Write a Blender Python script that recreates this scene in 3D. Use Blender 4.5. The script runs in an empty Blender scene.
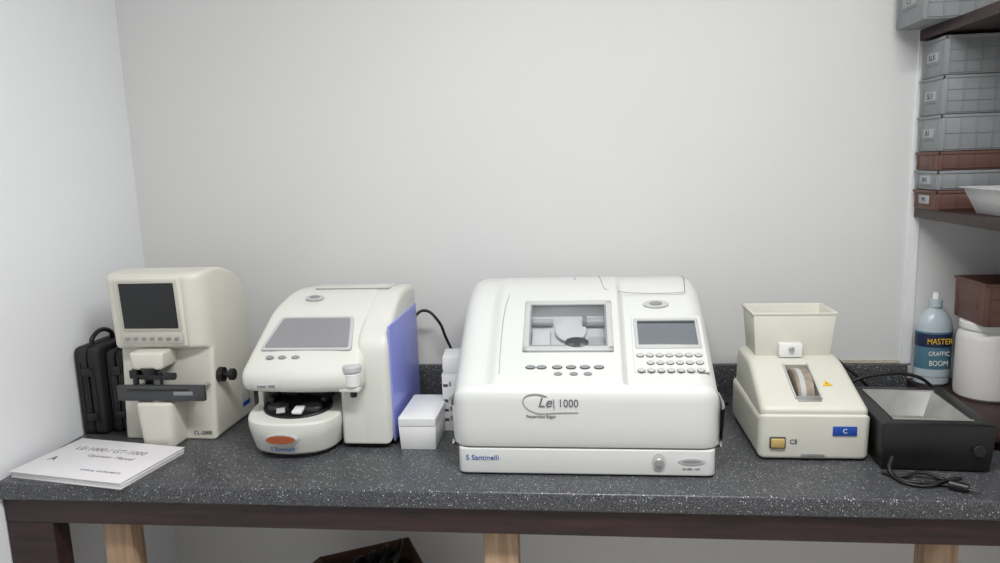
import bpy, bmesh, math
from mathutils import Vector, Matrix, Euler
ZC = 0.88
sc = bpy.context.scene
COL = sc.collection
try:
    sc.view_settings.view_transform = 'Standard'
    sc.view_settings.look = 'None'
except Exception:
    pass

# ---------------------------------------------------------------- materials
def lin(c):
    o = []
    for v in c[:3]:
        v /= 255.0
        o.append(v/12.92 if v <= .04045 else ((v+.055)/1.055)**2.4)
    return (*o, 1)

MC = {}
def pm(name, col, rough=.45, metal=0, var=.03, vscale=9, bump=0.0, bscale=300, spec=.5, emit=None, estr=0):
    if name in MC: return MC[name]
    m = bpy.data.materials.new(name); m.use_nodes = True
    nt = m.node_tree; b = nt.nodes['Principled BSDF']
    b.inputs['Roughness'].default_value = rough
    b.inputs['Metallic'].default_value = metal
    b.inputs['Specular IOR Level'].default_value = spec
    tc = nt.nodes.new('ShaderNodeTexCoord')
    n = nt.nodes.new('ShaderNodeTexNoise'); n.inputs['Scale'].default_value = vscale; n.inputs['Detail'].default_value = 4
    nt.links.new(tc.outputs['Object'], n.inputs['Vector'])
    r = nt.nodes.new('ShaderNodeValToRGB')
    c = lin(col)
    r.color_ramp.elements[0].position = .3; r.color_ramp.elements[1].position = .7
    r.color_ramp.elements[0].color = (c[0]*(1-var), c[1]*(1-var), c[2]*(1-var*1.3), 1)
    r.color_ramp.elements[1].color = (min(1, c[0]*(1+var)), min(1, c[1]*(1+var)), min(1, c[2]*(1+var)), 1)
    nt.links.new(n.outputs['Fac'], r.inputs['Fac'])
    nt.links.new(r.outputs['Color'], b.inputs['Base Color'])
    if bump > 0:
        n2 = nt.nodes.new('ShaderNodeTexNoise'); n2.inputs['Scale'].default_value = bscale; n2.inputs['Detail'].default_value = 3
        nt.links.new(tc.outputs['Object'], n2.inputs['Vector'])
        bp = nt.nodes.new('ShaderNodeBump'); bp.inputs['Strength'].default_value = bump; bp.inputs['Distance'].default_value = .001
        nt.links.new(n2.outputs['Fac'], bp.inputs['Height']); nt.links.new(bp.outputs['Normal'], b.inputs['Normal'])
    if emit:
        b.inputs['Emission Color'].default_value = lin(emit); b.inputs['Emission Strength'].default_value = estr
    MC[name] = m
    return m

def speckle(name):
    m = bpy.data.materials.new(name); m.use_nodes = True
    nt = m.node_tree; b = nt.nodes['Principled BSDF']; b.inputs['Roughness'].default_value = .34
    tc = nt.nodes.new('ShaderNodeTexCoord')
    base = nt.nodes.new('ShaderNodeTexNoise'); base.inputs['Scale'].default_value = 420; base.inputs['Detail'].default_value = 2
    nt.links.new(tc.outputs['Object'], base.inputs['Vector'])
    r = nt.nodes.new('ShaderNodeValToRGB')
    e = r.color_ramp.elements
    e[0].position = .35; e[0].color = lin((42, 43, 46)); e[1].position = .68; e[1].color = lin((94, 96, 99))
    nt.links.new(base.outputs['Fac'], r.inputs['Fac']); cur = r.outputs['Color']
    for sc_, th, keep, col in ((200, .28, .82, (190, 192, 194)), (280, .32, .70, (12, 13, 16)), (360, .3, .72, (152, 155, 160))):
        v = nt.nodes.new('ShaderNodeTexVoronoi'); v.inputs['Scale'].default_value = sc_
        nt.links.new(tc.outputs['Object'], v.inputs['Vector'])
        lt = nt.nodes.new('ShaderNodeMath'); lt.operation = 'LESS_THAN'; lt.inputs[1].default_value = th
        nt.links.new(v.outputs['Distance'], lt.inputs[0])
        sp = nt.nodes.new('ShaderNodeSeparateColor'); nt.links.new(v.outputs['Color'], sp.inputs[0])
        gt = nt.nodes.new('ShaderNodeMath'); gt.operation = 'GREATER_THAN'; gt.inputs[1].default_value = keep
        nt.links.new(sp.outputs[0], gt.inputs[0])
        mu = nt.nodes.new('ShaderNodeMath'); mu.operation = 'MULTIPLY'
        nt.links.new(lt.outputs[0], mu.inputs[0]); nt.links.new(gt.outputs[0], mu.inputs[1])
        mx = nt.nodes.new('ShaderNodeMix'); mx.data_type = 'RGBA'
        nt.links.new(mu.outputs[0], mx.inputs[0]); nt.links.new(cur, mx.inputs[6]); mx.inputs[7].default_value = lin(col)
        cur = mx.outputs[2]
    nt.links.new(cur, b.inputs['Base Color'])
    return m

def wood(name, c1, c2, rough=.5, scale=6, axis=(1, 12, 12)):
    m = bpy.data.materials.new(name); m.use_nodes = True
    nt = m.node_tree; b = nt.nodes['Principled BSDF']; b.inputs['Roughness'].default_value = rough
    tc = nt.nodes.new('ShaderNodeTexCoord'); mp = nt.nodes.new('ShaderNodeMapping'); mp.inputs['Scale'].default_value = axis
    n = nt.nodes.new('ShaderNodeTexNoise'); n.inputs['Scale'].default_value = scale; n.inputs['Detail'].default_value = 8; n.inputs['Distortion'].default_value = .6
    r = nt.nodes.new('ShaderNodeValToRGB'); r.color_ramp.elements[0].position = .35; r.color_ramp.elements[1].position = .65
    r.color_ramp.elements[0].color = lin(c1); r.color_ramp.elements[1].color = lin(c2)
    nt.links.new(tc.outputs['Object'], mp.inputs['Vector']); nt.links.new(mp.outputs['Vector'], n.inputs['Vector'])
    nt.links.new(n.outputs['Fac'], r.inputs['Fac']); nt.links.new(r.outputs['Color'], b.inputs['Base Color'])
    return m

def clear(name, tint=(248, 249, 250), mixf=.08, rough=.05):
    m = bpy.data.materials.new(name); m.use_nodes = True
    nt = m.node_tree
    for n in list(nt.nodes): nt.nodes.remove(n)
    o = nt.nodes.new('ShaderNodeOutputMaterial'); mx = nt.nodes.new('ShaderNodeMixShader'); mx.inputs[0].default_value = mixf
    t = nt.nodes.new('ShaderNodeBsdfTransparent'); t.inputs[0].default_value = lin(tint)
    g = nt.nodes.new('ShaderNodeBsdfGlossy'); g.inputs['Roughness'].default_value = rough
    nt.links.new(t.outputs[0], mx.inputs[1]); nt.links.new(g.outputs[0], mx.inputs[2]); nt.links.new(mx.outputs[0], o.inputs[0])
    return m

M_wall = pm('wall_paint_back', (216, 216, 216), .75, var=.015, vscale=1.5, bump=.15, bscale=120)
M_wallL = pm('wall_pale_left', (237, 239, 242), .7, var=.012, vscale=1.5, bump=.15, bscale=120)  # left and front walls, base colour set paler than the back wall
M_ceil = pm('ceiling_paint', (236, 236, 236), .8)
M_floor = pm('floor_tile', (218, 217, 215), .5, var=.06)
M_trim = pm('trim_white', (232, 233, 235), .5)
M_caulk = pm('old_caulk_beige', (196, 186, 172), .8, var=.12, vscale=60)
M_count = speckle('speckled_laminate')
M_dwood = wood('dark_brown_wood', (34, 20, 20), (56, 34, 33), .45, 5)
M_lwood = wood('pale_timber', (150, 122, 96), (184, 156, 128), .6, 5, (10, 10, 1))
M_black = pm('black_plastic', (20, 20, 22), .4, var=.1, bump=.2)
M_blackm = pm('black_matte', (28, 28, 30), .65, var=.1, bump=.3)
M_cable = pm('black_cable_rubber', (15, 15, 16), .5)
M_edger = pm('edger_white_plastic', (214, 216, 214), .36, var=.015, vscale=4)
M_edger2 = pm('edger_seam_grey', (150, 150, 148), .5)
M_tr = pm('tracer_cream_plastic', (216, 217, 210), .38, var=.015)
M_lm = pm('lensmeter_cream_plastic', (215, 213, 202), .42, var=.02)
M_lm2 = pm('lensmeter_bezel_beige', (190, 188, 178), .45)
M_he = pm('grinder_ivory_plastic', (212, 212, 201), .42, var=.025)
M_blue = pm('tracer_blue_panel', (140, 148, 222), .35, var=.08, vscale=5)
M_dgrey = pm('dark_grey_metal', (70, 72, 74), .4, .3)
M_mgrey = pm('mid_grey_plastic', (140, 142, 144), .45)
M_lgrey = pm('light_grey_plastic', (188, 190, 190), .4)
M_steel = pm('brushed_steel', (190, 190, 190), .35, .8, var=.06, vscale=40)
M_crt = pm('crt_black_glass', (24, 26, 28), .12)
M_lcd = pm('lcd_grey', (112, 118, 124), .2)
M_lcd2 = pm('lcd_lilac_grey', (142, 142, 146), .2)
M_white = pm('white_gloss_plastic', (230, 231, 231), .35)
M_paper = pm('paper_white', (226, 224, 227), .8, var=.03)
M_card = pm('white_carton', (222, 222, 221), .7, var=.02)
M_ink = pm('grey_ink', (70, 72, 80), .7)
M_inkg = pm('logo_grey_ink', (96, 98, 104), .7)
M_inkp = pm('faint_ink', (140, 135, 146), .7)
M_inkb = pm('blue_ink', (28, 82, 160), .6)
M_orange = pm('orange_label', (158, 84, 50), .4)
M_bluelab = pm('blue_label', (30, 72, 160), .4)
M_yell = pm('yellow_label', (232, 186, 40), .5)
M_switch = pm('amber_switch', (206, 178, 112), .35)
M_bing = pm('bin_grey_plastic', (132, 136, 138), .5, var=.04, bump=.2)
M_binb = pm('bin_brown_plastic', (98, 68, 60), .5, var=.05, bump=.2)
M_lab = pm('bin_label_card', (164, 168, 170), .7)
M_jug = pm('jug_white_hdpe', (214, 213, 211), .45, var=.02)
M_bot = pm('bottle_grey_blue', (178, 190, 198), .3, var=.04)
M_teal = pm('bottle_label_teal', (78, 116, 134), .4)
M_navy = pm('bottle_label_navy', (30, 44, 74), .4)
M_wheel = pm('grinding_wheel_stone', (150, 138, 126), .7, var=.2, vscale=60, bump=.6)
M_tray = pm('sponge_tray_silver', (160, 160, 159), .4, .35, var=.18, vscale=14)
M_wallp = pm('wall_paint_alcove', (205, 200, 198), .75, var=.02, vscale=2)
M_kraft = wood('kraft_cardboard', (84, 58, 44), (116, 84, 64), .8, 4, (1, 1, 1))
M_clear = clear('clear_window_plastic')
M_cav = pm('chamber_grey', (222, 223, 223), .5)
M_light = pm('lamp_diffuser', (255, 255, 255), .5, emit=(255, 255, 253), estr=6)

# ---------------------------------------------------------------- helpers
class G:
    def __init__(s, name, x, y, z0=ZC, rz=0):
        e = bpy.data.objects.new(name, None); e.empty_display_size = .05
        e.location = (x, y, z0); e.rotation_euler = (0, 0, rz); COL.objects.link(e)
        s.e = e; s.o = Vector((x, y, 0))

def emit_mesh(g, name, bm, mat, loc=(0, 0, 0), rot=(0, 0, 0), ang=35, smooth=True):
    bmesh.ops.recalc_face_normals(bm, faces=bm.faces)
    Mx = Matrix.Translation(Vector(loc) - (g.o if g else Vector())) @ Euler(rot).to_matrix().to_4x4()
    bm.transform(Mx)
    me = bpy.data.meshes.new(name); bm.to_mesh(me); bm.free()
    if smooth:
        for p in me.polygons: p.use_smooth = True
        try: me.set_sharp_from_angle(angle=math.radians(ang))
        except Exception: pass
    me.materials.append(mat)
    ob = bpy.data.objects.new(name, me); COL.objects.link(ob)
    if g: ob.parent = g.e
    return ob

def box(g, name, size, loc, mat, bev=.002, seg=2, rot=(0, 0, 0), taper=(1, 1), shear=0):
    bm = bmesh.new(); bmesh.ops.create_cube(bm, size=1)
    for v in bm.verts:
        t = taper if v.co.z > 0 else (1, 1)
        v.co = Vector((v.co.x*size[0]*t[0], v.co.y*size[1]*t[1] + (shear if v.co.z > 0 else 0), v.co.z*size[2]))
    if bev > 0:
        b = min(bev, .45*min(size))
        bmesh.ops.bevel(bm, geom=list(bm.edges), offset=b, segments=seg, profile=.5, affect='EDGES')
    return emit_mesh(g, name, bm, mat, loc, rot)

def cyl(g, name, r, h, loc, mat, rot=(0, 0, 0), r2=None, bev=.001, n=32, sx=1, sy=1):
    r2 = r if r2 is None else r2
    b = min(bev, h*.4, min(r, r2)*.4)
    return lathe(g, name, [(0, -h/2), (r-b, -h/2), (r, -h/2+b), (r2, h/2-b), (r2-b, h/2), (0, h/2)], loc, mat, rot, n, sx, sy)

def lathe(g, name, pts, loc, mat, rot=(0, 0, 0), n=32, sx=1, sy=1):
    bm = bmesh.new(); rings = []
    for r, z in pts:
        if r < 1e-6: rings.append([bm.verts.new((0, 0, z))])
        else: rings.append([bm.verts.new((r*sx*math.cos(2*math.pi*i/n), r*sy*math.sin(2*math.pi*i/n), z)) for i in range(n)])
    for a, b in zip(rings, rings[1:]):
        for i in range(n):
            j = (i+1) % n
            if len(a) == 1 and len(b) == 1: continue
            if len(a) == 1: bm.faces.new((a[0], b[i], b[j]))
            elif len(b) == 1: bm.faces.new((a[i], a[j], b[0]))
            else: bm.faces.new((a[i], a[j], b[j], b[i]))
    return emit_mesh(g, name, bm, mat, loc, rot, 30)

def rp(pts, n=5):
    out = []; N = len(pts)
    for i in range(N):
        p = Vector(pts[i][:2]); r = pts[i][2] if len(pts[i]) > 2 else .0006
        a = Vector(pts[i-1][:2])-p; b = Vector(pts[(i+1) % N][:2])-p
        ta = min(r, .47*a.length); tb = min(r, .47*b.length)
        A = p+a.normalized()*ta; B = p+b.normalized()*tb
        for k in range(n+1):
            t = k/n; out.append(A*(1-t)**2+p*2*t*(1-t)+B*t*t)
    return out

def inset(poly, d):
    N = len(poly)
    ar = sum(poly[i].x*poly[(i+1) % N].y-poly[(i+1) % N].x*poly[i].y for i in range(N))
    s = 1 if ar > 0 else -1
    out = []
    for i in range(N):
        p = poly[i]; e1 = p-poly[i-1]; e2 = poly[(i+1) % N]-p
        if e1.length < 1e-7: e1 = e2
        if e2.length < 1e-7: e2 = e1
        e1 = e1.normalized(); e2 = e2.normalized()
        n1 = Vector((-e1.y, e1.x))*s; n2 = Vector((-e2.y, e2.x))*s
        out.append(p+(n1+n2)*d/max(.35, 1+n1.dot(n2)))
    return out

def inset_ctrl(pts, d):
    """inset the control polygon with true mitres, shrinking / growing the corner radii"""
    P = [Vector(p[:2]) for p in pts]; N = len(P)
    ar = sum(P[i].x*P[(i+1) % N].y-P[(i+1) % N].x*P[i].y for i in range(N))
    s = 1 if ar > 0 else -1
    out = []
    for i in range(N):
        p = P[i]; e1 = (p-P[i-1]).normalized(); e2 = (P[(i+1) % N]-p).normalized()
        n1 = Vector((-e1.y, e1.x))*s; n2 = Vector((-e2.y, e2.x))*s
        q = p+(n1+n2)*d/max(.3, 1+n1.dot(n2))
        turn = math.atan2(e1.x*e2.y-e1.y*e2.x, e1.dot(e2))*s
        r = pts[i][2] if len(pts[i]) > 2 else .0006
        r = max(.0005, r-d*math.tan(max(-1.4, min(1.4, turn/2))))
        out.append((q.x, q.y, r))
    return out

def prism(g, name, prof, a0, a1, mat, r=.004, axis='X', seg=5, warp=None, stations=(), n=5, rot=(0, 0, 0), loc=(0, 0, 0), soft=False):
    PC = prof if callable(prof) else (lambda a: prof)
    secs = []
    for k in range(seg+1):
        f = math.pi/2*k/seg
        secs.append((a0+r*(1-math.cos(f)), r*(1-math.sin(f))))
    for s_ in stations: secs.append((s_, 0))
    for k in range(seg, -1, -1):
        f = math.pi/2*k/seg
        secs.append((a1-r*(1-math.cos(f)), r*(1-math.sin(f))))
    bm = bmesh.new(); rings = []
    for a, d in secs:
        if d < 1e-6: q = rp(PC(a), n)
        elif soft: q = inset(rp(PC(a), n), d)
        else: q = rp(inset_ctrl(PC(a), d), n)
        ring = []
        for p in q:
            if axis == 'X': c = (a, p.x, p.y)
            elif axis == 'Y': c = (p.x, a, p.y)
            else: c = (p.x, p.y, a)
            if warp: c = warp(*c)
            ring.append(bm.verts.new(c))
        rings.append(ring)
    N = len(rings[0])
    for A, B in zip(rings, rings[1:]):
        for i in range(N):
            j = (i+1) % N
            bm.faces.new((A[i], A[j], B[j], B[i]))
    bm.faces.new(rings[0]); bm.faces.new(rings[-1])
    return emit_mesh(g, name, bm, mat, loc, rot)

def openbox(g, name, bs, ts, h, t, loc, mat, rot=(0, 0, 0), floor_t=None):
    ft = floor_t or t
    bm = bmesh.new()
    def q(w, d, z): return [bm.verts.new((x*w/2, y*d/2, z)) for x, y in ((-1, -1), (1, -1), (1, 1), (-1, 1))]
    k = ft/h
    A = q(bs[0], bs[1], 0); B = q(ts[0], ts[1], h); C = q(ts[0]-2*t, ts[1]-2*t, h)
    D = q(bs[0]+(ts[0]-bs[0])*k-2*t, bs[1]+(ts[1]-bs[1])*k-2*t, ft)
    bm.faces.new(A); bm.faces.new(D)
    for X, Y in ((A, B), (B, C), (C, D)):
        for i in range(4):
            j = (i+1) % 4; bm.faces.new((X[i], X[j], Y[j], Y[i]))
    bmesh.ops.recalc_face_normals(bm, faces=bm.faces)
    bmesh.ops.bevel(bm, geom=list(bm.edges), offset=min(.0015, t*.3), segments=2, profile=.5, affect='EDGES')
    return emit_mesh(g, name, bm, mat, loc, rot)

def tube(g, name, pts, r, mat, cyclic=False):
    cu = bpy.data.curves.new(name, 'CURVE'); cu.dimensions = '3D'; cu.bevel_depth = r; cu.bevel_resolution = 3; cu.resolution_u = 10; cu.use_fill_caps = True
    sp = cu.splines.new('BEZIER'); sp.bezier_points.add(len(pts)-1); sp.use_cyclic_u = cyclic
    for b, p in zip(sp.bezier_points, pts):
        b.co = Vector(p)-g.o; b.handle_left_type = b.handle_right_type = 'AUTO'
    cu.materials.append(mat)
    ob = bpy.data.objects.new(name, cu); COL.objects.link(ob); ob.parent = g.e
    return ob

def text(g, name, s, size, loc, mat, rot=(math.pi/2, 0, 0), align='CENTER', sx=1, shear=0):
    cu = bpy.data.curves.new(name, 'FONT'); cu.body = s; cu.size = size; cu.align_x = align; cu.align_y = 'CENTER'; cu.extrude = .0003; cu.shear = shear
    cu.materials.append(mat)
    ob = bpy.data.objects.new(name, cu); COL.objects.link(ob)
    ob.location = Vector(loc)-g.o; ob.rotation_euler = rot; ob.scale = (sx, 1, 1); ob.parent = g.e
    return ob

def cut(ob, g, size, loc, rot=(0, 0, 0)):
    c = box(g, 'cutter', size, loc, M_cav, bev=0, rot=rot)
    md = ob.modifiers.new('b', 'BOOLEAN'); md.operation = 'DIFFERENCE'; md.object = c; md.solver = 'EXACT'
    bpy.context.view_layer.update()
    dg = bpy.context.evaluated_depsgraph_get()
    me = bpy.data.meshes.new_from_object(ob.evaluated_get(dg))
    ob.modifiers.clear(); ob.data = me
    bpy.data.objects.remove(c)
    for p in me.polygons: p.use_smooth = True
    try: me.set_sharp_from_angle(angle=math.radians(35))
    except Exception: pass

def room(name, size, loc, mat):
    bm = bmesh.new(); bmesh.ops.create_cube(bm, size=1)
    for v in bm.verts: v.co = Vector((v.co.x*size[0], v.co.y*size[1], v.co.z*size[2]))
    return emit_mesh(None, name, bm, mat, loc, smooth=False)

# ---------------------------------------------------------------- room
XL, XR, YB, YF, H = -1.312, 1.32, 2.03, -1.6, 2.6
room('floor', (XR-XL+.2, YB-YF+.2, .1), ((XL+XR)/2, (YB+YF)/2, -.05), M_floor)
room('ceiling', (XR-XL+.2, YB-YF+.2, .1), ((XL+XR)/2, (YB+YF)/2, H+.05), M_ceil)
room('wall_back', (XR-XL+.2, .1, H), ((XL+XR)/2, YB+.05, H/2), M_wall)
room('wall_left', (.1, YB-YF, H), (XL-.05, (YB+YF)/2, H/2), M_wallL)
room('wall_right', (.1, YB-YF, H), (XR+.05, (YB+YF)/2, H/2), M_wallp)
room('wall_front', (XR-XL+.2, .1, H), ((XL+XR)/2, YF-.05, H/2), M_wallL)
room('pale_strip', (.026, .006, H-ZC-.09), (.884, YB-.003, (H+ZC+.09)/2), M_trim)  # thin pale vertical strip on the back wall
room('trim_2', (.165, .004, .009), (.785, YB-.002, ZC+.0950), M_caulk)
room('baseboard_back', (XR-XL, .015, .09), ((XL+XR)/2, YB-.0075, .045), M_trim)

# ---------------------------------------------------------------- worktop
g = G('worktop_counter', 0, 1.7, 0)
box(g, 'slab', (XR-XL, .645, .042), ((XL+XR)/2, 1.385+.3225, ZC-.021), M_count, bev=.006, seg=3)
box(g, 'backsplash', (.885-XL, .02, .09), ((.885+XL)/2, YB-.01, ZC+.045), M_count, bev=.003)
box(g, 'front_rail', (XR-XL-.004, .03, .058), ((XL+XR)/2, 1.412, ZC-.042-.029), M_dwood, bev=.002)
box(g, 'rear_rail', (XR-XL-.02, .03, .05), ((XL+XR)/2, 2.0, ZC-.042-.025), M_lwood, bev=.002)
for i, (x, w) in enumerate(((-1.065, .07), (-.180, .075), (.715, .066))):
    box(g, 'leg_front_%d' % i, (w, .045, ZC-.042), (x, 1.452, (ZC-.042)/2), M_lwood, bev=.003)
box(g, 'dark_post', (.115, .05, ZC-.100), (-1.252, 1.422, (ZC-.100)/2), M_dwood, bev=.003)

# ---------------------------------------------------------------- side shelves
for z, x0, y0, dn in ((.93, .885, 1.62, 0), (1.398, .880, 1.3, 1), (1.848, .868, 1.3, 2)):
    g = G('wooden_shelf', (x0+XR)/2, (y0+YB)/2, 0)
    yb = YB-.009
    box(g, 'board', (XR-x0, yb-y0, .026), ((x0+XR)/2, (y0+yb)/2, z-.013), M_dwood, bev=.002)
    if dn == 0:
        for x in (.93, 1.28):
            box(g, 'riser', (.02, YB-y0-.03, .0245), (x, (y0+YB)/2-.01, ZC+.0125), M_dwood, bev=.001)
    else:
        box(g, 'wall_cleat', (.02, YB-y0-.05, .006), (XR-.011, (y0+YB)/2, z-.029), M_dwood, bev=.002)

def bin_(x0, x1, y0, y1, z0, h, mat, name='storage_bin', label='A1'):
    g = G(name, (x0+x1)/2, (y0+y1)/2, 0)
    cx, cy = (x0+x1)/2, (y0+y1)/2; w, d = x1-x0, y1-y0
    openbox(g, 'tub', (w-.008, d-.008), (w-.004, d-.004), h-.001, .004, (cx, cy, z0), mat)
    for s in (-1, 1):
        box(g, 'rim_y', (w, .005, .007), (cx, cy+s*(d/2-.0025), z0+h-.005), mat, bev=.001)
        box(g, 'rim_x', (.005, d, .007), (cx+s*(w/2-.0025), cy, z0+h-.005), mat, bev=.001)
    nr = max(3, int(w/.035))
    for i in range(nr+1):
        x = x0+.012+(w-.024)*i/nr
        box(g, 'rib_v', (.003, .004, h-.012), (x, y0+.003, z0+h/2-.003), mat, bev=.0005)
    rows = max(1, int(h/.03))
    for i in range(rows):
        box(g, 'rib_h', (w-.02, .004, .003), (cx, y0+.003, z0+.006+(h-.014)*i/rows), mat, bev=.0005)
    for s in (-1, 1):
        box(g, 'corner_rib', (.005, .01, h-.012), (x0+.004, cy+s*(d/2-.012), z0+h/2-.003), mat, bev=.001)
    box(g, 'label_holder', (.004, d*.5, min(.034, h*.6)), (x0+.003, cy, z0+h*.5), mat, bev=.001)
    if label:
        box(g, 'label', (.002, d*.42, min(.022, h*.42)), (x0+.0005, cy, z0+h*.5), M_lab, bev=.0004)
        text(g, 'label_text', label, min(.02, h*.3), (x0-.0008, cy, z0+h*.5), M_ink, rot=(math.pi/2, 0, -math.pi/2))
    return g

z = 1.3982
for h, m, l in ((.05, M_binb, 'MR'), (.048, M_bing, 'BLK'), (.046, M_binb, ''), (.088, M_bing, 'A1'), (.092, M_bing, 'SLV'), (.092, M_bing, 'RLK')):
    bin_(.87, 1.25, 1.885, 2.012, z, h, m, label=l); z += h+.0004
bin_(.800, 1.20, 1.85, 2.010, 1.8485, .11, M_bing, label='C2')
g = G('metal_tray', 1.02, 1.69, 1.3985)
openbox(g, 'pan', (.24, .17), (.29, .205), .06, .003, (1.035, 1.70, 0), M_lgrey)
for s in (-1, 1):
    box(g, 'lip', (.30, .012, .003), (1.035, 1.70+s*.105, .0605), M_lgrey, bev=.001)
    box(g, 'lip_side', (.012, .20, .003), (1.035+s*.147, 1.70, .0605), M_lgrey, bev=.001)

# jug, bin above it, bottle
g = G('plastic_jug', 1.005, 1.870, .9302)
lathe(g, 'body', [(0, 0), (.058, 0), (.064, .006), (.066, .02), (.066, .15), (.062, .165), (.056, .172), (.056, .176), (0, .176)], (1.005, 1.870, 0), M_jug, n=48)
lathe(g, 'lid', [(0, .176), (.06, .176), (.061, .180), (.061, .192), (.058, .195), (0, .195)], (1.005, 1.870, 0), M_white, n=48)
bin_(.950, 1.21, 1.785, 1.935, .9302+.1955, .105, M_binb, label='')
bx, by = .930, 1.978
g = G('spray_bottle', bx, by, .9302)
lathe(g, 'body', [(0, 0), (.038, 0), (.043, .005), (.044, .03), (.044, .155), (.04, .175), (.026, .195), (.016, .203), (.015, .212), (0, .212)], (bx, by, 0), M_bot, n=40, sy=.75)
lathe(g, 'label', [(.0446, .025), (.0446, .145)], (bx, by, 0), M_teal, n=40, sy=.76)
lathe(g, 'label_band', [(.045, .105), (.045, .140)], (bx, by, 0), M_navy, n=40, sy=.77)
lathe(g, 'label_foot', [(.045, .025), (.045, .045)], (bx, by, 0), M_bot, n=40, sy=.77)
cyl(g, 'collar', .016, .02, (bx, by, .218), M_bot)
cyl(g, 'nozzle', .009, .018, (bx, by, .237), M_white, r2=.007)
text(g, 'label_title', 'MASTER', .022, (bx, by-.0358, .121), M_yell, sx=.8)
text(g, 'label_sub', 'GRAFFIC', .017, (bx, by-.0352, .088), M_white, sx=.8)
text(g, 'label_sub2', 'BOOM', .020, (bx, by-.0352, .062), M_white, sx=.8)

# ---------------------------------------------------------------- black cases
for nm, x0, x1, y0, y1, h in (('carrying_case', -1.306, -1.238, 1.672, 1.95, .235), ('carrying_case', -1.232, -1.180, 1.69, 1.92, .222)):
    g = G(nm, (x0+x1)/2, (y0+y1)/2)
    cx, cy = (x0+x1)/2, (y0+y1)/2
    prism(g, 'shell', [(y0, 0, .015), (y0, h, .02), (y1, h, .02), (y1, 0, .015)], x0, cx-.001, M_blackm, r=.008)
    prism(g, 'shell_lid', [(y0, 0, .015), (y0, h, .02), (y1, h, .02), (y1, 0, .015)], cx+.001, x1, M_blackm, r=.008)
    for zz in (.05, .17):
        box(g, 'latch', (.03, .006, .022), (cx, y0-.001, zz), M_black, bev=.002)
    for k in range(3):
        box(g, 'rib', (.004, .004, h*.7), (cx+(k-1)*.018, y0-.0005, h*.48), M_black, bev=.001)
    tube(g, 'handle', [(cx, y0+.03, h-.002), (cx, y0+.035, h+.018), (cx, y0+.11, h+.018), (cx, y0+.115, h-.002)], .006, M_black)

# ---------------------------------------------------------------- booklet
bx, by = -1.128, 1.486
g = G('instruction_booklet', bx, by, ZC, rz=math.radians(-9.5))
for k in range(4):
    box(g, 'sheets_%d' % k, (.304-.002*(k % 2), .200-.002*(k % 2), .0035), (bx+.001*(k % 3), by, .0018+.0036*k), M_paper, bev=.0006)
box(g, 'cover', (.308, .204, .0012), (bx, by, .0152), M_paper, bev=.0004)
FL = (0, 0, 0)
text(g, 'title', 'LE-1000 / GT-1000', .026, (bx-.01, by+.045, .0161), M_inkp, rot=FL)
text(g, 'subtitle', 'Operator  Manual', .018, (bx+.02, by+.012, .0161), M_inkp, rot=FL)
text(g, 'maker', 'OPTICAL  INSTRUMENTS', .010, (bx+.06, by-.06, .0161), M_inkp, rot=FL)
text(g, 'badge', 'A', .03, (bx-.115, by-.02, .0161), M_ink, rot=FL)

# ---------------------------------------------------------------- lensmeter
g = G('lensmeter', -1.05, 1.75)
def lmprof(x):
    t = max(0, (x+.968)/.044); t = min(1, t)
    f = .052*(1-math.sqrt(max(0, 1-t*t*.97)))
    u = min(1, max(0, (-1.146-x)/.028)); f += .02*(1-math.sqrt(max(0, 1-u*u*.97)))
    return [(1.650, 0, .006), (1.672, .234, .004), (1.644+f, .241, .010), (1.634+f, .428, .020), (1.735, .436, .045), (1.845, .40, .05), (1.876, .33, .04), (1.878, 0, .006)]
prism(g, 'housing', lmprof, -1.172, -.924, M_lm, r=.010, n=7, stations=[-1.160, -1.154, -1.146, -1.1, -1.0, -.968, -.962, -.956, -.950, -.945, -.940, -.936])
LX = -1.054
box(g, 'bezel', (.172, .012, .176), (LX, 1.636, .335), M_lm, bev=.008, seg=4, rot=(math.radians(3), 0, 0))
box(g, 'screen_surround', (.156, .004, .128), (LX, 1.6285, .352), M_lm2, bev=.006, seg=3, rot=(math.radians(3), 0, 0))
box(g, 'screen', (.142, .004, .114), (LX, 1.6267, .352), M_crt, bev=.006, seg=3, rot=(math.radians(3), 0, 0))
box(g, 'control_strip', (.160, .006, .026), (LX, 1.6305, .270), M_lm2, bev=.003, rot=(math.radians(3), 0, 0))
for k in range(7):
    box(g, 'key_%d' % k, (.010, .004, .007), (LX-.064+.0215*k, 1.6258, .270), M_mgrey, bev=.001)
box(g, 'nose_block', (.078, .075, .045), (-1.062, 1.640, .218), M_lm, bev=.008, seg=3, taper=(1.15, 1))
cyl(g, 'nose_tube', .018, .03, (-1.060, 1.618, .186), M_black, r2=.024)
box(g, 'marker_arm', (.085, .014, .012), (-1.051, 1.606, .179), M_black, bev=.003)
box(g, 'marker_side', (.022, .04, .022), (-1.101, 1.625, .184), M_black, bev=.003)
cyl(g, 'lens_holder_knob', .009, .026, (-1.001, 1.60, .182), M_black, rot=(0, math.pi/2, 0))
cyl(g, 'lens_holder_knob_b', .007, .03, (-1.091, 1.60, .166), M_black)
cyl(g, 'marker_pin', .004, .04, (-1.026, 1.602, .172), M_black)
box(g, 'frame_table', (.226, .012, .040), (-1.024, 1.594, .142), M_dgrey, bev=.003)
box(g, 'table_slot', (.16, .004, .004), (-1.030, 1.5885, .150), M_black, bev=.0008)
box(g, 'table_scale', (.05, .003, .010), (-.965, 1.5885, .142), M_mgrey, bev=.0008)
for x in (-1.110, -.940):
    cyl(g, 'table_rod', .006, .07, (x, 1.632, .142), M_steel, rot=(math.pi/2, 0, 0))
box(g, 'table_bracket', (.14, .05, .03), (-1.034, 1.636, .128), M_dgrey, bev=.004)
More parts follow.
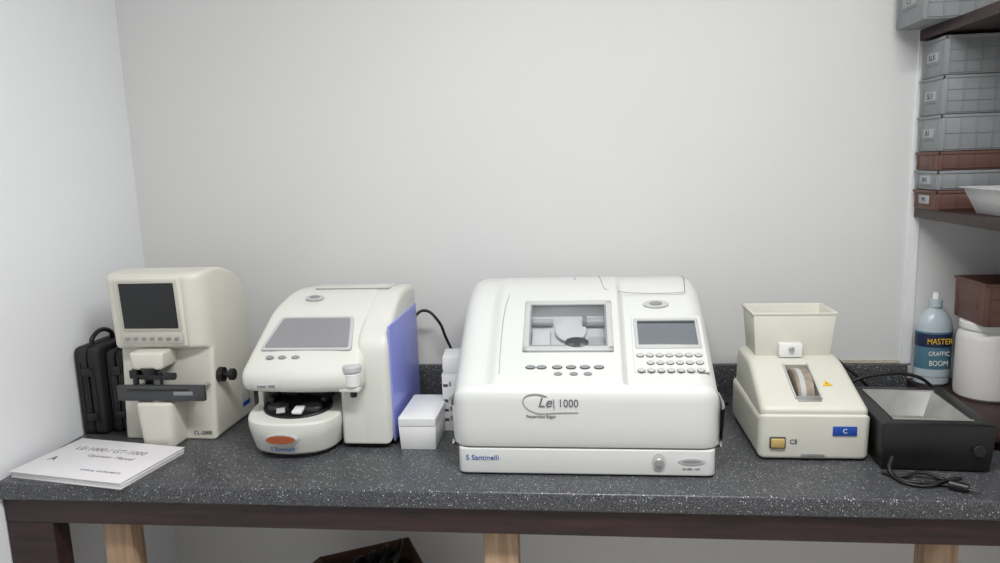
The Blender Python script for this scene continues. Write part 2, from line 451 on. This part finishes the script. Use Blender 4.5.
cyl(g, 'table_post', .010, .10, (-1.075, 1.628, .16), M_black)
cyl(g, 'side_knob', .019, .014, (-.916, 1.69, .160), M_black, rot=(0, math.pi/2, 0))
cyl(g, 'side_knob_stem', .007, .03, (-.905, 1.69, .160), M_black, rot=(0, math.pi/2, 0))
cyl(g, 'side_knob_cap', .015, .012, (-.888, 1.69, .160), M_black, rot=(0, math.pi/2, 0))
prism(g, 'front_pedestal', [(-1.095, 1.66, .002), (-1.095, 1.583, .022), (-.996, 1.583, .022), (-.996, 1.66, .002)], 0, .118, M_lm, r=.008, axis='Z', warp=lambda x, y, z: (-1.0455+(x+1.0455)*(.86+1.2*z), y+.12*(.118-z)*.3, z))
cyl(g, 'lens_stop', .016, .012, (-1.041, 1.61, .122), M_white)
cyl(g, 'lens_stop_tip', .007, .014, (-1.041, 1.61, .133), M_black)
text(g, 'model_mark', 'CL-2000', .014, (-.96, 1.6495, .018), M_ink)
box(g, 'rating_label', (.001, .05, .05), (-.9235, 1.82, .06), M_lgrey, bev=.0003)
box(g, 'rating_label_band', (.001, .04, .012), (-.9229, 1.82, .04), M_bluelab, bev=.0003)
box(g, 'foot', (.20, .20, .006), (-1.04, 1.76, .001), M_black, bev=.001)

# ---------------------------------------------------------------- frame tracer
g = G('frame_tracer', -.63, 1.72)
prism(g, 'rear_body', [(1.74, 0), (1.74, .30), (1.925, .30), (1.93, 0, .01)], -.740, -.462, M_tr, r=.01)
prism(g, 'right_column', [(1.600, .012, .006), (1.607, .262, .03), (1.70, .329, .04), (1.79, .361, .04), (1.925, .351, .03), (1.93, .012, .01)], -.533, -.456, M_tr, r=.016)
prism(g, 'column_base', [(1.600, .012, .006), (1.606, .180, .006), (1.90, .180), (1.90, .012, .01)], -.577, -.470, M_tr, r=.010)
box(g, 'left_cheek', (.014, .19, .16), (-.786, 1.72, .085), M_tr, bev=.003)
hd = [(1.598, .146, .01), (1.552, .156, .02), (1.546, .200, .025), (1.70, .330, .03), (1.79, .362, .04), (1.925, .352, .03), (1.93, .146, .01)]
prism(g, 'hood', hd, -.808, -.510, M_tr, r=.022, stations=(-.76, -.71, -.66, -.61, -.56), n=7,
      warp=lambda x, y, z: (x-.24*(y-1.552)*(x+.510)/.298, y+(.014*((x+.66)/.146)**2 if y < 1.63 else 0), z))
sl = math.atan2(.130, .154)
scx, scy = -.648, 1.6365
scz = .200+(scy-1.546)*math.tan(sl)
prism(g, 'screen_bezel', [(-.118, -.048, .01), (.108, -.048, .01), (.096, .052, .01), (-.088, .052, .01)], -.004, .003, M_lgrey, r=.001, axis='Z', rot=(sl, 0, 0), loc=(scx, scy, scz))
prism(g, 'screen', [(-.108, -.041, .006), (.099, -.041, .006), (.088, .046, .006), (-.081, .046, .006)], -.002, .0045, M_lcd2, r=.0008, axis='Z', rot=(sl, 0, 0), loc=(scx, scy, scz))
for k, x in enumerate((-.735, -.705, -.672)):
    cyl(g, 'button_%d' % k, .010, .004, (x, 1.5845, .2328), M_mgrey, rot=(sl, 0, 0), sy=.5)
hr = -math.atan2(.010, .135)
box(g, 'top_hatch', (.195, .10, .006), (-.592, 1.843, .3562), M_tr, bev=.002, seg=3, rot=(hr, 0, 0))
box(g, 'top_hatch_gap', (.197, .102, .004), (-.592, 1.843, .3560), M_edger2, bev=.001, seg=2, rot=(hr, 0, 0))
cyl(g, 'top_button', .024, .005, (-.672, 1.735, .347), M_lgrey, rot=(.33, 0, 0), sy=.5)
cyl(g, 'top_button_key', .014, .007, (-.672, 1.735, .3475), M_mgrey, rot=(.33, 0, 0), sy=.5)
box(g, 'lip_badge', (.06, .004, .010), (-.735, 1.5525, .172), M_lgrey, bev=.0005)
text(g, 'lip_mark', 'tracer 1000', .009, (-.735, 1.5500, .172), M_ink)
box(g, 'blue_side_panel', (.005, .285, .285), (-.4545, 1.765, .155), M_blue, bev=.002, seg=3)
dp = [(-.806, 1.74, .004), (-.806, 1.585, .03), (-.775, 1.535, .05), (-.69, 1.515, .08), (-.605, 1.535, .05), (-.577, 1.585, .03), (-.577, 1.74, .004)]
def wd(x, y, z):
    k = 1-max(0, (.075-z))*1.6
    if z > .05 and y < 1.70: z = z-(z-.05)*.34*min(1, (1.70-y)/.12)
    return (-.69+(x+.69)*k, 1.72+(y-1.72)*(1-max(0, (.06-z))*1.5), z)
prism(g, 'stage_base', dp, .010, .112, M_tr, r=.008, axis='Z', warp=wd, stations=(.04, .06, .078), n=6)
prism(g, 'stage_foot', dp, 0.0, .016, M_black, r=.002, axis='Z', warp=lambda x, y, z: (-.69+(x+.69)*.8, 1.72+(y-1.72)*.9, z), n=6)
tl = .17
cyl(g, 'stage_recess', .084, .016, (-.69, 1.622, .0985), M_black, rot=(tl, 0, 0), sy=.80, n=48)
for s in (-1, 1):
    cyl(g, 'frame_clamp', .027, .010, (-.69+s*.040, 1.598, .1065), M_dgrey, rot=(tl, 0, 0), sy=.6)
    box(g, 'clamp_arm', (.014, .07, .014), (-.69+s*.066, 1.65, .117), M_black, bev=.003)
    box(g, 'clamp_jaw', (.05, .012, .018), (-.69+s*.04, 1.67, .122), M_dgrey, bev=.003)
cyl(g, 'stylus_post', .018, .04, (-.69, 1.685, .13), M_black, r2=.012)
box(g, 'stage_pointer', (.024, .032, .008), (-.672, 1.578, .106), M_white, bev=.002, rot=(tl, 0, 0))
box(g, 'stage_pointer_b', (.020, .020, .006), (-.715, 1.574, .105), M_lgrey, bev=.002, rot=(tl, 0, .4))
cyl(g, 'orange_badge', .036, .012, (-.695, 1.5195, .055), M_orange, rot=(math.pi/2, 0, 0), sy=.27)
cyl(g, 'orange_badge_rim', .040, .010, (-.695, 1.5205, .055), M_lgrey, rot=(math.pi/2, 0, 0), sy=.32)
text(g, 'logo', 'S Santinelli', .014, (-.695, 1.524, .028), M_inkb)
box(g, 'knob_bracket', (.05, .05, .012), (-.540, 1.586, .160), M_tr, bev=.004)
cyl(g, 'sample_cup', .0185, .034, (-.533, 1.574, .183), M_white, r2=.020, bev=.003)
cyl(g, 'sample_cup_cap', .022, .018, (-.533, 1.574, .209), M_lgrey, bev=.004)
cyl(g, 'cup_bolt', .008, .02, (-.533, 1.574, .150), M_black)
box(g, 'foot_right', (.10, .28, .014), (-.515, 1.77, .006), M_black, bev=.002)

# ---------------------------------------------------------------- white accessory box
g = G('plastic_storage_box', -.39, 1.69)
openbox(g, 'base', (.084, .168), (.090, .176), .062, .003, (-.392, 1.686, 0), M_white)
prism(g, 'lid', [(-.438, 1.597, .006), (-.346, 1.597, .006), (-.346, 1.775, .006), (-.438, 1.775, .006)], .058, .080, M_white, r=.003, axis='Z')
box(g, 'lid_panel', (.078, .16, .002), (-.392, 1.686, .0805), M_white, bev=.001)

g = G('small_carton', -.315, 1.76)
box(g, 'carton', (.075, .10, .150), (-.315, 1.775, .075), M_card, bev=.001)
box(g, 'seam', (.001, .10, .003), (-.353, 1.775, .1), M_mgrey, bev=.0003)
for zz in (.03, .055, .08, .12):
    box(g, 'print', (.012, .001, .007), (-.344, 1.7245, zz), M_ink, bev=.0003)
    box(g, 'print_b', (.006, .001, .012), (-.332, 1.7245, zz+.004), M_mgrey, bev=.0003)
g = G('small_carton', -.32, 1.76)
g.e.location.z += .1505
box(g, 'carton', (.07, .09, .042), (-.318, 1.772, .021), M_card, bev=.001, rot=(0, 0, .1))
box(g, 'flap', (.03, .001, .02), (-.335, 1.7262, .021), M_lgrey, bev=.0003, rot=(0, 0, .1))

# ---------------------------------------------------------------- lens edger
g = G('lens_edger', 0.003, 1.7)
X0, X1 = -.285, .290
def sm(t): t = min(1, max(0, t)); return t*t*(3-2*t)
DR, DL = .022, .014
def eprof(x):
    d = DR*sm((x-.083)/.016)+DL*sm((-.184-x)/.03)
    ny, nz = .555*d, -.832*d
    return [(1.472, .03, .004), (1.460, .09, .03), (1.457, .186, .022), (1.476, .2025, .006), (1.484+ny, .2062+nz*1.0, .004),
            (1.700+ny, .350+nz, .045), (1.80, .378+nz*.3, .05), (1.93, .362, .05), (1.95, .03, .01)]
def ew(x, y, z): return (x, y, max(z, .066))
st = [-.232, -.222, -.214, -.208, -.200, -.194, -.188, -.184, -.1, 0, .08, .083, .086, .089, .092, .095, .099, .105, .2, .235]
body = prism(g, 'main_housing', eprof, X0, X1, M_edger, r=.045, seg=9, warp=ew, stations=st, n=6, soft=True)
es = math.atan2(.1438, .216)
nrm = Vector((0, -math.sin(es), math.cos(es)))
def on(x, y, off=0):
    z = .2062+(y-1.484)*math.tan(es)
    return (x, y+nrm.y*off, z+nrm.z*off)
WX = -.031
wc = on(WX, 1.618, 0)
cut(body, g, (.178, .132, .11), on(WX, 1.618, 0), rot=(es, 0, 0))
def T(x, v, off):
    return (wc[0]+x, wc[1]+v*math.cos(es)+nrm.y*off, wc[2]+v*math.sin(es)+nrm.z*off)
box(g, 'chamber_floor', (.178, .132, .003), T(0, 0, -.036), M_cav, bev=0, rot=(es, 0, 0))
for s in (-1, 1):
    box(g, 'chamber_side', (.002, .132, .037), T(s*.0885, 0, -.0195), M_cav, bev=0, rot=(es, 0, 0))
    box(g, 'chamber_end', (.178, .002, .037), T(0, s*.0655, -.0195), M_cav, bev=0, rot=(es, 0, 0))
cyl(g, 'lens_shaft_left', .008, .05, T(-.06, .034, -.022), M_lgrey, rot=(0, math.pi/2, 0))
cyl(g, 'lens_shaft_right', .010, .045, T(.065, .034, -.022), M_lgrey, rot=(0, math.pi/2, 0))
cyl(g, 'lens_chuck', .015, .010, T(.038, .034, -.022), M_mgrey, rot=(0, math.pi/2, 0))
cyl(g, 'lens_holder', .036, .004, T(.006, .010, -.024), M_white, rot=(es, 0, 0))
cyl(g, 'grinding_wheel', .020, .030, T(.012, -.036, -.030), M_mgrey, rot=(0, math.pi/2, 0))
box(g, 'chamber_block', (.045, .06, .020), T(-.062, -.02, -.027), M_white, bev=.008, rot=(es, 0, 0))
box(g, 'chamber_block_b', (.04, .04, .016), T(.064, -.03, -.029), M_lgrey, bev=.006, rot=(es, 0, 0))
for s in (-1, 1):
    box(g, 'window_frame_side', (.014, .158, .010), T(s*.0935, 0, .002), M_lgrey, bev=.003, rot=(es, 0, 0))
    box(g, 'window_frame_end', (.201, .014, .010), T(0, s*.072, .002), M_lgrey, bev=.003, rot=(es, 0, 0))
    box(g, 'window_edge', (.004, .134, .006), T(s*.085, 0, .004), M_mgrey, bev=.002, rot=(es, 0, 0))
    box(g, 'window_edge_end', (.174, .004, .006), T(0, s*.064, .004), M_mgrey, bev=.002, rot=(es, 0, 0))
box(g, 'window_pane', (.174, .130, .002), T(0, 0, .001), M_clear, bev=.0004, rot=(es, 0, 0))
lathe(g, 'pane_grip', [(0, 0), (.026, 0), (.026, .004), (.018, .007), (0, .007)], T(.020, -.055, .003), M_dgrey, rot=(es, 0, 0), sy=.6)
for k, x in enumerate((-.112, -.088, -.054, -.024, .006, .036)):
    y = 1.516
    cyl(g, 'hood_key_ring_%d' % k, .0112, .003, on(x, y, .001), M_dgrey, rot=(es, 0, 0), sy=.5)
    cyl(g, 'hood_key_%d' % k, .0095, .005, on(x, y, .001), M_mgrey, rot=(es, 0, 0), sy=.5)
for k, x in enumerate((-.052, -.018, .012)):
    cyl(g, 'hood_key_lower_%d' % k, .009, .004, on(x, 1.5005, .001), M_mgrey, rot=(es, 0, 0), sy=.5)
def on2(x, y, off=0): return on(x, y, off-DR)
box(g, 'panel_plate', (.160, .168, .006), on2(.193, 1.589, .0), M_edger, bev=.01, seg=3, rot=(es, 0, 0))
box(g, 'lcd_frame', (.146, .092, .006), on2(.192, 1.613, .003), M_lgrey, bev=.004, rot=(es, 0, 0))
box(g, 'lcd', (.132, .076, .006), on2(.192, 1.613, .0042), M_lcd, bev=.003, rot=(es, 0, 0))
box(g, 'lcd_title_bar', (.128, .008, .006), on2(.192, 1.638, .0046), M_dgrey, bev=.001, rot=(es, 0, 0))
for r_, (yy, xs) in enumerate(((1.558, (.128, .149, .170, .191, .212, .233, .254)), (1.540, (.149, .170, .191, .212, .233, .254)), (1.522, (.128, .149, .170, .191, .212, .233, .254)))):
    for k, x in enumerate(xs):
        cyl(g, 'panel_key_%d_%d' % (r_, k), .0078, .0055, on2(x, yy, .004), M_lgrey, rot=(es, 0, 0), sy=.72, n=20)
        cyl(g, 'panel_key_ring_%d_%d' % (r_, k), .0088, .003, on2(x, yy, .0035), M_dgrey, rot=(es, 0, 0), sy=.72, n=20)
tube(g, 'lid_seam', [(.045, 1.90, .3655), (.048, 1.81, .3745), (.055, 1.74, .362)], .0009, M_edger2)
tube(g, 'lid_seam_right', [(.262, 1.90, .3615), (.255, 1.81, .369), (.247, 1.735, .350)], .0009, M_edger2)
tube(g, 'lid_seam_front', [(.055, 1.735, .361), (.09, 1.733, .354), (.15, 1.735, .3485), (.245, 1.735, .3490)], .0009, M_edger2)
tube(g, 'hood_seam_left', [(-.18, 1.50, .2165), (-.182, 1.58, .270), (-.18, 1.66, .3235), (-.175, 1.70, .346), (-.165, 1.76, .3645)], .0009, M_edger2)
cyl(g, 'top_button_ring', .030, .004, on2(.175, 1.692, .002), M_lgrey, rot=(es, 0, 0), sy=.42)
cyl(g, 'top_button', .015, .006, on2(.175, 1.692, .003), M_mgrey, rot=(es, 0, 0), sy=.42)
text(g, 'hood_badge', 'e', .013, (-.015, 1.80, .376), M_inkb, rot=(.05, 0, 0))
yf = 1.4565
text(g, 'model_mark', 'Le', .031, (-.080, yf, .168), M_inkg, shear=.3)
text(g, 'model_number', '| 1000', .024, (-.036, yf, .166), M_inkg, sx=.9)
text(g, 'model_caption', 'Patternless Edger', .009, (-.088, yf+.001, .137), M_inkg)
tube(g, 'model_swoosh', [(-.092+.034*math.cos(a), yf+.0010, .165+.021*math.sin(a)-.14*(.034*math.cos(a))) for a in [math.radians(60+210*i/9) for i in range(10)]]+[(-.06, yf+.0010, .1450), (-.01, yf+.0010, .1465)], .0011, M_mgrey)
prism(g, 'plinth', [(-.270, 1.95, .004), (-.272, 1.466, .02), (.277, 1.466, .02), (.275, 1.95, .004)], .004, .062, M_edger, r=.004, axis='Z')
prism(g, 'plinth_seam', [(-.264, 1.94), (-.266, 1.473, .02), (.271, 1.473, .02), (.269, 1.94)], .058, .070, M_dgrey, r=.0005, axis='Z')  # dark grey strip filling the seam between plinth and housing
for x in (-.23, .24):
    for y in (1.52, 1.9):
        cyl(g, 'foot', .018, .012, (x, y, .006), M_black)
yp = 1.4652
text(g, 'maker_logo', 'S Santinelli', .017, (-.218, yp, .040), M_inkb)
cyl(g, 'lock_plate', .014, .004, (.158, yp, .036), M_lgrey, rot=(math.pi/2, 0, 0), sy=1.5)
cyl(g, 'lock_barrel', .009, .010, (.158, yp-.003, .036), M_steel, rot=(math.pi/2, 0, 0))
cyl(g, 'side_badge', .028, .003, (.226, yp, .038), M_lgrey, rot=(math.pi/2, 0, 0), sy=.26)
cyl(g, 'side_badge_inner', .020, .004, (.226, yp-.0005, .038), M_mgrey, rot=(math.pi/2, 0, 0), sy=.16)
text(g, 'rating_text', 'LE-1000  115V', .006, (.225, yp, .020), M_ink)

# ---------------------------------------------------------------- hand grinder
g = G('bench_lens_grinder', .50, 1.70)
prism(g, 'base_shell', [(1.562, .004, .01), (1.556, .108, .006), (1.845, .108, .006), (1.85, .004, .01)], .384, .619, M_he, r=.016)
hb = [(1.570, .030, .004), (1.562, .104, .002), (1.558, .122, .016), (1.722, .190, .03), (1.846, .192, .02), (1.842, .030, .004)]
def wh(x, y, z):
    k = 1-.9*max(0, z-.11)
    return (.5020+(x-.5020)*k, y, z)
top = prism(g, 'top_shell', hb, .388, .615, M_he, r=.014, warp=wh)
hs = math.atan2(.068, .164)
def onh(x, y, off=0):
    z = .122+(y-1.558)*math.tan(hs)
    return (x, y-math.sin(hs)*off, z+math.cos(hs)*off)
cut(top, g, (.052, .120, .07), onh(.496, 1.644, .008), rot=(hs, 0, 0))
box(g, 'slot_liner', (.051, .119, .003), onh(.496, 1.644, -.0245), M_blackm, bev=0, rot=(hs, 0, 0))
cyl(g, 'grinding_wheel', .060, .036, onh(.496, 1.644, -.040), M_wheel, rot=(0, math.pi/2, 0), bev=.002, n=48)
cyl(g, 'wheel_band', .0605, .012, onh(.490, 1.644, -.040), M_lgrey, rot=(0, math.pi/2, 0), bev=.001, n=48)
for s in (-1, 1):
    box(g, 'slot_rim', (.004, .124, .006), onh(.496+s*.0275, 1.644, .001), M_lgrey, bev=.001, rot=(hs, 0, 0))
box(g, 'lens_rest', (.050, .016, .004), onh(.496, 1.586, .002), M_steel, bev=.001, rot=(hs, 0, 0))
openbox(g, 'water_tank', (.172, .10), (.190, .118), .108, .004, (.503, 1.795, .188), M_he)
for s in (-1, 1):
    box(g, 'tank_rim', (.194, .005, .006), (.503, 1.795+s*.058, .294), M_he, bev=.0015)
    box(g, 'tank_rim_side', (.005, .120, .006), (.503+s*.0955, 1.795, .294), M_he, bev=.0015)
box(g, 'tap_bracket', (.054, .02, .034), (.494, 1.735, .207), M_white, bev=.004)
cyl(g, 'tap', .006, .016, (.494, 1.725, .212), M_steel, rot=(math.pi/2, 0, 0))
prism(g, 'warning_label', [(-.011, -.008), (.011, -.008), (0, .011)], 0, .001, M_yell, r=.0002, axis='Z', rot=(hs, 0, 0), loc=onh(.548, 1.635, .0005))
text(g, 'warning_mark', '!', .012, onh(.548, 1.633, .002), M_ink, rot=(hs, 0, 0))
box(g, 'blue_badge', (.050, .003, .021), (.564, 1.5575, .072), M_bluelab, bev=.0005)
text(g, 'blue_badge_text', 'C', .014, (.564, 1.5555, .072), M_white)
box(g, 'switch_frame', (.034, .006, .026), (.424, 1.558, .044), M_dgrey, bev=.002)
box(g, 'rocker_switch', (.029, .008, .021), (.424, 1.5565, .044), M_switch, bev=.002, rot=(.12, 0, 0))
text(g, 'ce_mark', 'CE', .014, (.458, 1.5585, .046), M_ink)
box(g, 'rating_plate', (.05, .002, .008), (.50, 1.5612, .014), M_steel, bev=.0002)
box(g, 'base_feet', (.20, .24, .006), (.5025, 1.71, .002), M_black, bev=.001)

# ---------------------------------------------------------------- black tray box
bx, by = .740, 1.640
g = G('lens_frame_warmer', bx, by, ZC, rz=math.radians(-3))
openbox(g, 'housing', (.210, .246), (.220, .262), .100, .034, (bx, by, .004), M_black, floor_t=.03)
openbox(g, 'inner_tray', (.095, .130), (.154, .196), .055, .003, (bx-.001, by, .0505), M_tray)
box(g, 'tray_pad', (.085, .12, .003), (bx-.001, by, .056), M_tray, bev=.001)
for s in (-1, 1):
    box(g, 'tray_lip', (.158, .006, .003), (bx, by+s*.098, .1055), M_tray, bev=.001)
cyl(g, 'dial', .012, .014, (bx+.08, by-.125, .05), M_blackm, rot=(math.pi/2, 0, 0))
for sx in (-1, 1):
    for sy in (-1, 1):
        cyl(g, 'foot', .009, .006, (bx+sx*.085, by+sy*.1, .003), M_blackm)

# ---------------------------------------------------------------- cables
g = G('power_cord', .70, 1.46)
R = .0042
tube(g, 'cord', [(.640, 1.500, .040), (.632, 1.488, .012), (.645, 1.465, .0045), (.675, 1.452, .0045), (.71, 1.448, .0045), (.730, 1.432, .0045)], R, M_cable)
tube(g, 'cord_loop', [(.622, 1.50, .0045), (.648, 1.478, .006), (.69, 1.482, .013), (.735, 1.462, .006), (.752, 1.455, .013), (.72, 1.445, .013), (.68, 1.436, .005), (.645, 1.450, .005), (.634, 1.475, .006)], R*.9, M_cable)
cyl(g, 'plug_body', .010, .034, (.736, 1.425, .011), M_black, rot=(math.pi/2, 0, math.radians(55)), r2=.008)
for s in (-1, 1):
    cyl(g, 'plug_pin', .0018, .02, (.756+s*.003, 1.411+s*.004, .011), M_dgrey, rot=(math.pi/2, 0, math.radians(55)))
g = G('power_cord', .70, 1.9)
tube(g, 'cord', [(.60, 1.90, .12), (.625, 1.87, .155), (.665, 1.85, .13), (.70, 1.84, .10), (.74, 1.85, .06), (.80, 1.87, .03), (.86, 1.82, .005)], R, M_cable)
tube(g, 'cord_b', [(.635, 1.82, .06), (.66, 1.80, .105), (.72, 1.80, .125), (.80, 1.80, .125), (.845, 1.80, .10), (.878, 1.80, .04), (.874, 1.78, .005)], R, M_cable)
g = G('power_cord', -.42, 1.95)
tube(g, 'cord', [(-.47, 1.93, .25), (-.44, 1.96, .265), (-.405, 1.965, .235), (-.385, 1.975, .18), (-.36, 1.975, .12), (-.34, 1.98, .05), (-.36, 1.96, .005)], R, M_cable)
g = G('power_cord', .36, 1.9)
tube(g, 'cord', [(.285, 1.92, .16), (.31, 1.94, .15), (.345, 1.95, .10), (.36, 1.93, .02), (.35, 1.88, .005), (.378, 1.86, .03)], R, M_cable)

# ---------------------------------------------------------------- box below counter
g = G('cardboard_box', -.56, 1.72, 0, rz=math.radians(28))
cx, cy = -.56, 1.72
openbox(g, 'carton', (.25, .22), (.25, .22), .50, .005, (cx, cy, 0.001), M_kraft)
box(g, 'flap_left', (.10, .22, .004), (cx-.165, cy, .475), M_kraft, bev=.001, rot=(0, -.55, 0))
box(g, 'flap_front', (.25, .09, .004), (cx, cy-.145, .475), M_kraft, bev=.001, rot=(.55, 0, 0))
box(g, 'packing', (.22, .19, .02), (cx, cy, .44), M_blackm, bev=.004)
for k in range(4):
    tube(g, 'strap_%d' % k, [(cx-.08+.03*k, cy-.08, .46), (cx-.05+.04*k, cy-.02, .53+.01*k), (cx-.02+.03*k, cy+.05, .50), (cx+.03*k-.06, cy+.09, .46)], .007, M_cable)

# ---------------------------------------------------------------- lighting
g = G('ceiling_light', .15, .60, 0)
box(g, 'housing', (1.24, .26, .03), (.15, .60, H-.016), M_trim, bev=.004)
box(g, 'diffuser', (1.2, .22, .006), (.15, .60, H-.034), M_light, bev=.002)
L = bpy.data.lights.new('ceiling_lamp', 'AREA'); L.shape = 'RECTANGLE'; L.size = 1.2; L.size_y = .22; L.energy = 35; L.color = (1, .998, .99)
lo = bpy.data.objects.new('ceiling_lamp', L); COL.objects.link(lo); lo.parent = g.e; lo.location = (0, 0, H-.04)
w = bpy.data.worlds.new('World'); sc.world = w; w.use_nodes = True
w.node_tree.nodes['Background'].inputs[0].default_value = (.9, .95, 1, 1); w.node_tree.nodes['Background'].inputs[1].default_value = .3

# ---------------------------------------------------------------- camera
p, a, ro = math.radians(9.35), math.radians(6.5), .033
F = Vector((-math.sin(a)*math.cos(p), math.cos(a)*math.cos(p), -math.sin(p)))
Rr = Vector((math.cos(a), math.sin(a), 0)); U = Rr.cross(F)
Rc = math.cos(ro)*Rr-math.sin(ro)*U; Uc = math.sin(ro)*Rr+math.cos(ro)*U
cam = bpy.data.cameras.new('camera'); co = bpy.data.objects.new('camera', cam); COL.objects.link(co)
m = Matrix((Rc, Uc, -F)).transposed().to_4x4(); m.translation = Vector((0, 0, ZC+.67))
co.matrix_world = m
cam.sensor_width = 36; cam.lens = 25.92; cam.clip_start = .02
sc.camera = co
